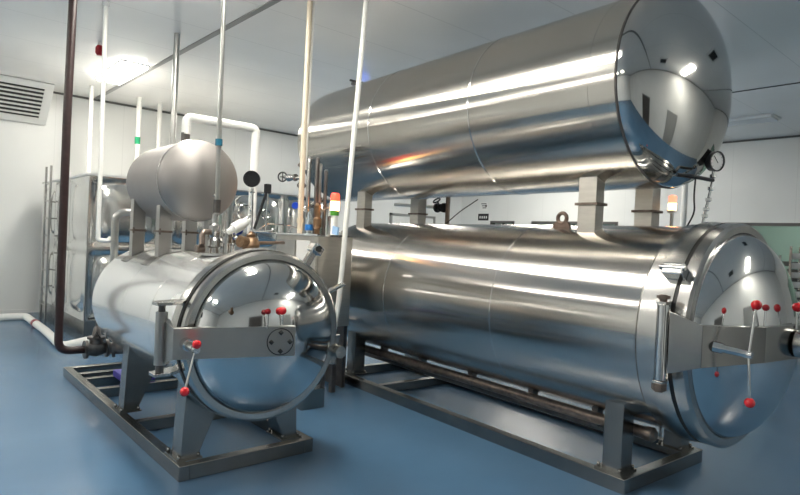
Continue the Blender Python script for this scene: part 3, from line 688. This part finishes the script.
# flat oval manway plate on the small retort under the fittings
one(MB().lathe((1.95, 4.27, 1.425), (0, 0, 1), [(0, .0), (0, .20), (.018, .20), (.018, .19), (.02, .0)], 40, cap=False), 'fitting_plate', M['steel'],
    'round steel fitting plate on top of the small retort below the valves', 'plate', (1.95, 4.27, 1.425), 'S')

# ------------------------------------------------------------------ steel cabinet between the retorts
t = thing('control_cabinet', 'tall beige steel cabinet between the small and large retorts', 'cabinet', (3.15, 5.3, 0), 'B')
cp, ca, cz = (2.90, 3.30), (4.95, 5.83), (.72, 1.61)
build(MB().box((cp[0], ca[0], cz[0]), (cp[1], ca[1], cz[1])), 'body', M['beige_steel'], t, bevel=.006)
for (u0, u1, m) in ((5.40, 5.80, 'satin'), (5.10, 5.37, 'grille'), (4.97, 5.07, 'beige_steel')):  # front panels in three tones; the pale middle one paints in a lit face
    build(MB().box((cp[0] - .008, u0, cz[0] + .02), (cp[0], u1, cz[1] - .05)), 'door', M[m], t, bevel=.003)
build(MB().box((cp[0] - .03, ca[0] - .03, cz[1]), (cp[1] + .03, ca[1] + .03, cz[1] + .018)), 'top_plate', M['chrome'], t)
for p in cp:
    for a in ca:
        q = (p + .22 if p == cp[0] else p - .05, a + .2 if a == ca[0] else a - .05)
        build(MB().box((q[0], q[1], 0), (q[0] + .05, q[1] + .05, cz[0])), 'leg', M['dark_steel'], t)
CT = cz[1] + .018
# signal tower
t = thing('signal_tower', 'lit signal tower with red top and amber lens on the steel cabinet', 'signal light', (3.2, 5.16, CT), 'B')
x, y = 3.2, 5.16
build(MB().cyl((x, y, CT), (x, y, CT + .20), .034), 'post', M['white'], t)
build(MB().cyl((x, y, CT + .20), (x, y, CT + .25), .046), 'green_lens', M['sig_green'], t)
build(MB().cyl((x, y, CT + .25), (x, y, CT + .345), .046), 'amber_lens', M['sig_amber'], t)
build(MB().lathe((x, y, CT + .345), (0, 0, 1), [(0, .046), (.065, .046), (.085, .035), (.085, 0)], 24, cap=False), 'red_lens', M['sig_red'], t)
t = thing('signal_tower', 'glowing orange signal lamp seen right of the large vessel supports', 'signal light', (5.02, 2.54, 0), 'B')
x, y = 4.975, 2.54
build(MB().cyl((x, y, 0), (x, y, 1.95), .014), 'pole', M['steel'], t)
build(MB().cyl((x, y, 1.95), (x, y, 1.975), .035), 'lamp_base', M['white'], t)
build(MB().cyl((x, y, 1.975), (x, y, 2.035), .033), 'amber_lens', M['sig_amber'], t)
build(MB().lathe((x, y, 2.035), (0, 0, 1), [(0, .033), (.06, .033), (.07, .02), (.07, 0)], 24, cap=False), 'pink_lens', M['sig_pink'], t)
# brass regulator, bottle
t = thing('pressure_regulator', 'brown brass regulator standing on the cabinet left of the lit signal tower', 'valve', (3.12, 5.36, CT), 'B')
s = MB(); s.lathe((3.12, 5.36, CT), (0, 0, 1), [(0, .03), (.06, .03), (.08, .045), (.16, .045), (.18, .03), (.24, .04), (.30, .04), (.33, .015)], 16)
build(s, 'body', M['brass'], t)
build(MB().tube([(3.12, 5.36, CT + .22), (3.15, 5.28, CT + .27), (3.18, 5.24, CT + .28)], .014), 'arm', M['rust'], t)
t = thing('plastic_bottle', 'clear bottle with a blue label standing on the steel cabinet', 'bottle', (3.10, 5.5, CT), 'B')
build(MB().lathe((3.10, 5.5, CT), (0, 0, 1), [(0, .04), (.10, .04), (.16, .038), (.20, .02), (.235, .018)], 20), 'body', M['glassclear'], t)
build(MB().lathe((3.10, 5.5, CT + .04), (0, 0, 1), [(0, .0405), (.06, .0405)], 20, cap=False), 'label_band', M['bluelabel'], t)
one(MB().obox((3.14, 5.03, CT + .045), (.02, .10, .08), Matrix.Rotation(.15, 3, 'X')), 'label_packet', M['paleblue'], 'small pale blue packet on the cabinet right of the signal tower post', 'packet', (3.14, 5.03, CT), 'B')
# riser cluster
t = thing('riser_cluster', 'cluster of steel riser pipes with valves standing on the cabinet beside the cream pipe', 'pipe cluster', (3.2, 5.5, CT), 'B')
for (p, a, z1, r, m) in ((3.13, 5.60, 2.44, .024, 'steel'), (3.17, 5.50, 2.42, .022, 'dark_steel'), (3.22, 5.52, 2.36, .022, 'greypipe'), (3.27, 5.48, 2.30, .020, 'dark_steel')):
    build(MB().tube([(p, a, CT), (p, a, z1), (p + .12, a + .2, z1 + .04)], r, .05), 'riser', M[m], t)
s = MB(); s.lathe((3.10, 5.70, 2.0), (0, 0, 1), [(0, .03), (.02, .05), (.05, .03), (.12, .03), (.14, .05), (.16, .05), (.2, .02), (.34, .02), (.36, .05), (.38, .05), (.40, .03), (.5, .03)], 14)
s.tube([(3.10, 5.70, CT), (3.10, 5.70, 2.5)], .016); build(s, 'valve_stack', M['dark_steel'], t)
s = MB(); s.tube([(3.10, 5.70, 2.23), (3.02, 5.96, 2.25)], .018); s.lathe((3.06, 5.82, 2.24), (-.28, .96, 0), [(-.05, .02), (-.04, .04), (-.02, .04), (0, .025), (.06, .04), (.08, .04)], 12); st = build(s, 'branch_valve', M['steel'], t)
s = MB(); s.ring((3.0, 5.96, 2.25), (-.7, -.6, 0), .05, .009, 28); s.tube([(3.0, 5.96, 2.2), (3.0, 5.96, 2.30)], .006); s.tube([(2.98, 5.98, 2.25), (3.02, 5.94, 2.25)], .006); build(s, 'handwheel', M['black'], st)
s = MB(); s.lathe((3.10, 5.68, 1.88), (.7, -.5, .5), [(0, .026), (.12, .03), (.12, .04), (.15, .04), (.15, .03), (.26, .03)], 16); build(s, 'angled_valve', M['chrome'], t)
s = MB(); s.lathe((3.07, 5.76, 1.93), (-.5, -.8, 0), [(0, .015), (.03, .04), (.055, .035)], 12); build(s, 'blue_knob', M['blue'], t)
s = MB(); s.tube([(3.22, 5.2, CT + .0), (3.2, 5.22, CT + .12), (3.26, 5.35, CT + .18)], .022, .05); build(s, 'elbow', M['dark_steel'], t)

# machinery under the cabinet
t = thing('circulation_pump', 'dark pump and motor on the floor behind the small retort door', 'pump', (2.78, 5.1, 0), 'B')
s = MB().lathe((2.80, 4.75, .30), (0, 1, 0), [(0, .05), (0, .10), (.02, .115), (.30, .115), (.34, .07)], 24); build(s, 'motor', M['dark_steel'], t)
s = MB().lathe((2.80, 5.14, .30), (0, 1, 0), [(0, .06), (0, .15), (.10, .15), (.10, .05), (.22, .05)], 24); build(s, 'pump_casing', M['dark_steel'], t)
build(MB().box((2.68, 4.74, 0), (2.92, 5.3, .18)), 'bed', M['frame'], t)
s = MB(); s.tube([(2.80, 5.19, .44), (2.80, 5.19, .62), (3.05, 5.0, .62)], .04, .06); build(s, 'outlet_pipe', M['rust'], t)
pipe('drain_pipe', [(2.62, 5.95, .05), (3.5, 5.95, .05)], .04, 'dark_steel', 'dark pipe along the floor behind the pump', 'B')
one(MB().prism([(3.46, 5.28), (3.50, 5.28), (3.50, 5.62), (3.46, 5.62)], 'z', 0, .66), 'pump_guard', M['dark_steel'], 'dark upright plate beside the far left leg of the large retort', 'plate', (3.48, 5.45, 0), 'B')

# ------------------------------------------------------------------ panel water tank and ladder
t = thing('panel_tank', 'tall square stainless panel water tank against the back wall behind the small retort', 'water tank', (4.2, 10.2, 0))
x0, x1, y0, y1 = 2.11, 6.11, 8.8, 11.8
build(MB().box((x0, y0, 0), (x1, y1, .30)), 'plinth', M['frame'], t)
M['tankp'] = mat('pressed_steel_panel', (.74, .74, .72), .17, 1, bump=.02, ns=4, nd=1, cvar=.04)
def press(face, u0, v0, n=28):
    """one 1 m pressed panel: raised flanges with a rounded dished middle"""
    s = MB(); vs = []
    for j in range(n + 1):
        for i in range(n + 1):
            u, v = i / n, j / n
            e = min(u, v, 1 - u, 1 - v)
            k = min(max((e - .035) / .05, 0), 1); k = k * k * (3 - 2 * k)
            rr = ((abs(u - .5) / .5) ** 4 + (abs(v - .5) / .5) ** 4) ** .25
            bl = max(0, 1 - (rr / .80) ** 2); h = -.022 * k + 0.065 * bl ** .55 if rr < .80 else -.022 * k
            if face == 'a': vs.append((u0 + u, y0 - .004 - h, .3 + v0 + v))
            else: vs.append((x0 - .004 - h, u0 + u, .3 + v0 + v))
    fs = [(j * (n + 1) + i, j * (n + 1) + i + 1, (j + 1) * (n + 1) + i + 1, (j + 1) * (n + 1) + i) for j in range(n) for i in range(n)]
    s.add(vs, fs, True); return s
for v in (0, 1):
    for i in range(4): build(press('a', x0 + i, v), 'wall_panel', M['tankp'], t, sharp=80)
    for i in range(3): build(press('p', y0 + i, v), 'wall_panel', M['tankp'], t, sharp=80)
build(MB().box((x0 + .03, y0 + .03, .3), (x1, y1, 2.28)), 'tank_core', M['steel'], t)
s = MB()
s.box((x0 - .025, y0 - .025, 2.295), (x1 + .025, y1 + .025, 2.325))
build(s, 'rim', M['grille'], t)
t = thing('ladder', 'narrow steel ladder leaning upright on the left side of the panel water tank', 'ladder', (1.98, 11.1, 0))
for y in (10.74, 11.10): build(MB().box((2.0, y, 0), (2.03, y + .04, 2.54)), 'rail', M['steel'], t)
s = MB()
for i in range(8): build(MB().cyl((2.015, 10.76, .3 + .28 * i), (2.015, 11.12, .3 + .28 * i), .012), 'rung', M['steel'], t)

# ------------------------------------------------------------------ far right wall: notices, racks
t = thing('wall_notice', 'small white paper notice on the far wall between the two large vessels', 'notice', (X1 - .003, 11.42, 2.70))
build(MB().box((X1 - .006, 11.28, 2.60), (X1, 11.58, 2.86)), 'paper', M['white'], t)
s = MB()
for i in range(3): s.box((X1 - .009, 11.32, 2.80 - i * .06), (X1 - .006, 11.52 - .03 * i, 2.825 - i * .06))
s.box((X1 - .008, 11.30, 2.72), (X1 - .006, 11.36, 2.78)); build(s, 'print', M['doordark'], t)
t = thing('wall_notice', 'small black notice below the white paper one on the far wall', 'notice', (X1 - .003, 11.42, 2.35))
build(MB().box((X1 - .006, 11.22, 2.32), (X1, 11.62, 2.52)), 'plate', M['black'], t)
s = MB()
for i in range(4): s.box((X1 - .009, 11.28 + i * .08, 2.38), (X1 - .006, 11.32 + i * .08, 2.45))
build(s, 'print', M['white'], t)
t = thing('wall_notice', 'blue and white notice on the back wall seen above the steel cabinet', 'notice', (8.2, Y1, 2.1))
build(MB().box((7.86, Y1 - .006, 2.07), (8.24, Y1, 2.36)), 'plate', M['bluelabel'], t)
s = MB(); s.box((7.92, Y1 - .009, 2.24), (8.02, Y1 - .006, 2.32)); s.box((8.06, Y1 - .009, 2.12), (8.18, Y1 - .006, 2.32)); s.box((7.92, Y1 - .009, 2.12), (8.02, Y1 - .006, 2.18)); build(s, 'print', M['white'], t)
def rack(x, y, w, l, h, n, mt, label, tm):
    t = thing('tray_rack', label, 'rack', (x, y, 0))
    for px in (x - w / 2, x + w / 2 - .03):
        for py in (y - l / 2, y + l / 2 - .03): build(MB().box((px, py, 0), (px + .03, py + .03, h)), 'upright', M['steel'], t)
    for i in range(n):
        z = .15 + (h - .2) * i / n
        s = MB(); s.box((x - w / 2 + .03, y - l / 2, z), (x + w / 2 - .03, y + l / 2, z + .012))
        s.box((x - w / 2 + .03, y - l / 2, z), (x - w / 2 + .04, y + l / 2, z + (h - .2) / n * .62)); s.box((x - w / 2 + .03, y - l / 2, z), (x + w / 2 - .03, y - l / 2 + .01, z + (h - .2) / n * .62))
        for k in range(3):
            u = y - l / 2 + l * (k + .25) / 3
            if tm == 'trolley': s.box((x - w / 2 + .027, u, z + .03), (x - w / 2 + .03, u + l * .12, z + .035))
        build(s, 'tray', M[tm], t)
rack(11.2, 2.98, .5, .46, 1.66, 12, 'steel', 'dark tray rack by the observation window, behind the domed door', 'tray')
rack(10.7, 2.50, .5, .60, 1.80, 11, 'steel', 'pale grey tray stack at the right edge beyond the domed door', 'trolley')
rack(11.2, 1.5, .5, .6, 1.5, 10, 'steel', 'dark tray rack beyond the right edge of the photo', 'tray')

# unseen blue lamp, added for the blue glow on the ceiling
t = thing('unseen_blue_lamp', 'unseen blue lamp added behind the large upper tank for the ceiling glow', 'lamp', (6.35, 8.4, 3.5))
build(MB().box((6.22, 8.38, 3.44), (6.48, 8.50, 3.66)), 'housing', M['white'], t)
build(MB().cyl((6.25, 8.36, 3.55), (6.45, 8.36, 3.55), .02), 'blue_tube', M['blueled'], t)
build(MB().cyl((6.35, 8.44, 3.66), (6.35, 8.44, ZC), .012), 'hanger', M['steel'], t)

# ------------------------------------------------------------------ camera, world, view
for o in bpy.data.objects:
    for k in ('_b', '_f'):
        if k in o: del o[k]
F, psi, th, ro = 587.95, .7242, -.0111, .0471
r = Vector((math.cos(psi), -math.sin(psi), 0)); f0 = Vector((math.sin(psi), math.cos(psi), 0)); up = Vector((0, 0, 1))
Fw = f0 * math.cos(th) + up * math.sin(th); U = up * math.cos(th) - f0 * math.sin(th)
R_ = r * math.cos(ro) + U * math.sin(ro); U2 = U * math.cos(ro) - r * math.sin(ro)
cd = bpy.data.cameras.new('camera'); cam = bpy.data.objects.new('camera', cd); COL.objects.link(cam)
m3 = Matrix((R_, U2, -Fw)).transposed(); m4 = m3.to_4x4(); m4.translation = Vector((0, 0, 1.6)); cam.matrix_world = m4
cd.sensor_width = 36; cd.lens = F / 800 * 36; cd.clip_start = .05; cd.clip_end = 100
SC.camera = cam
w = bpy.data.worlds.new('world'); SC.world = w; w.use_nodes = True
w.node_tree.nodes['Background'].inputs[0].default_value = (.75, .8, .85, 1); w.node_tree.nodes['Background'].inputs[1].default_value = .15
SC.view_settings.view_transform = 'Standard'; SC.view_settings.look = 'None'; SC.view_settings.gamma = 1; SC.view_settings.exposure = .97
try: SC.view_settings.use_curve_mapping = False
except Exception: pass
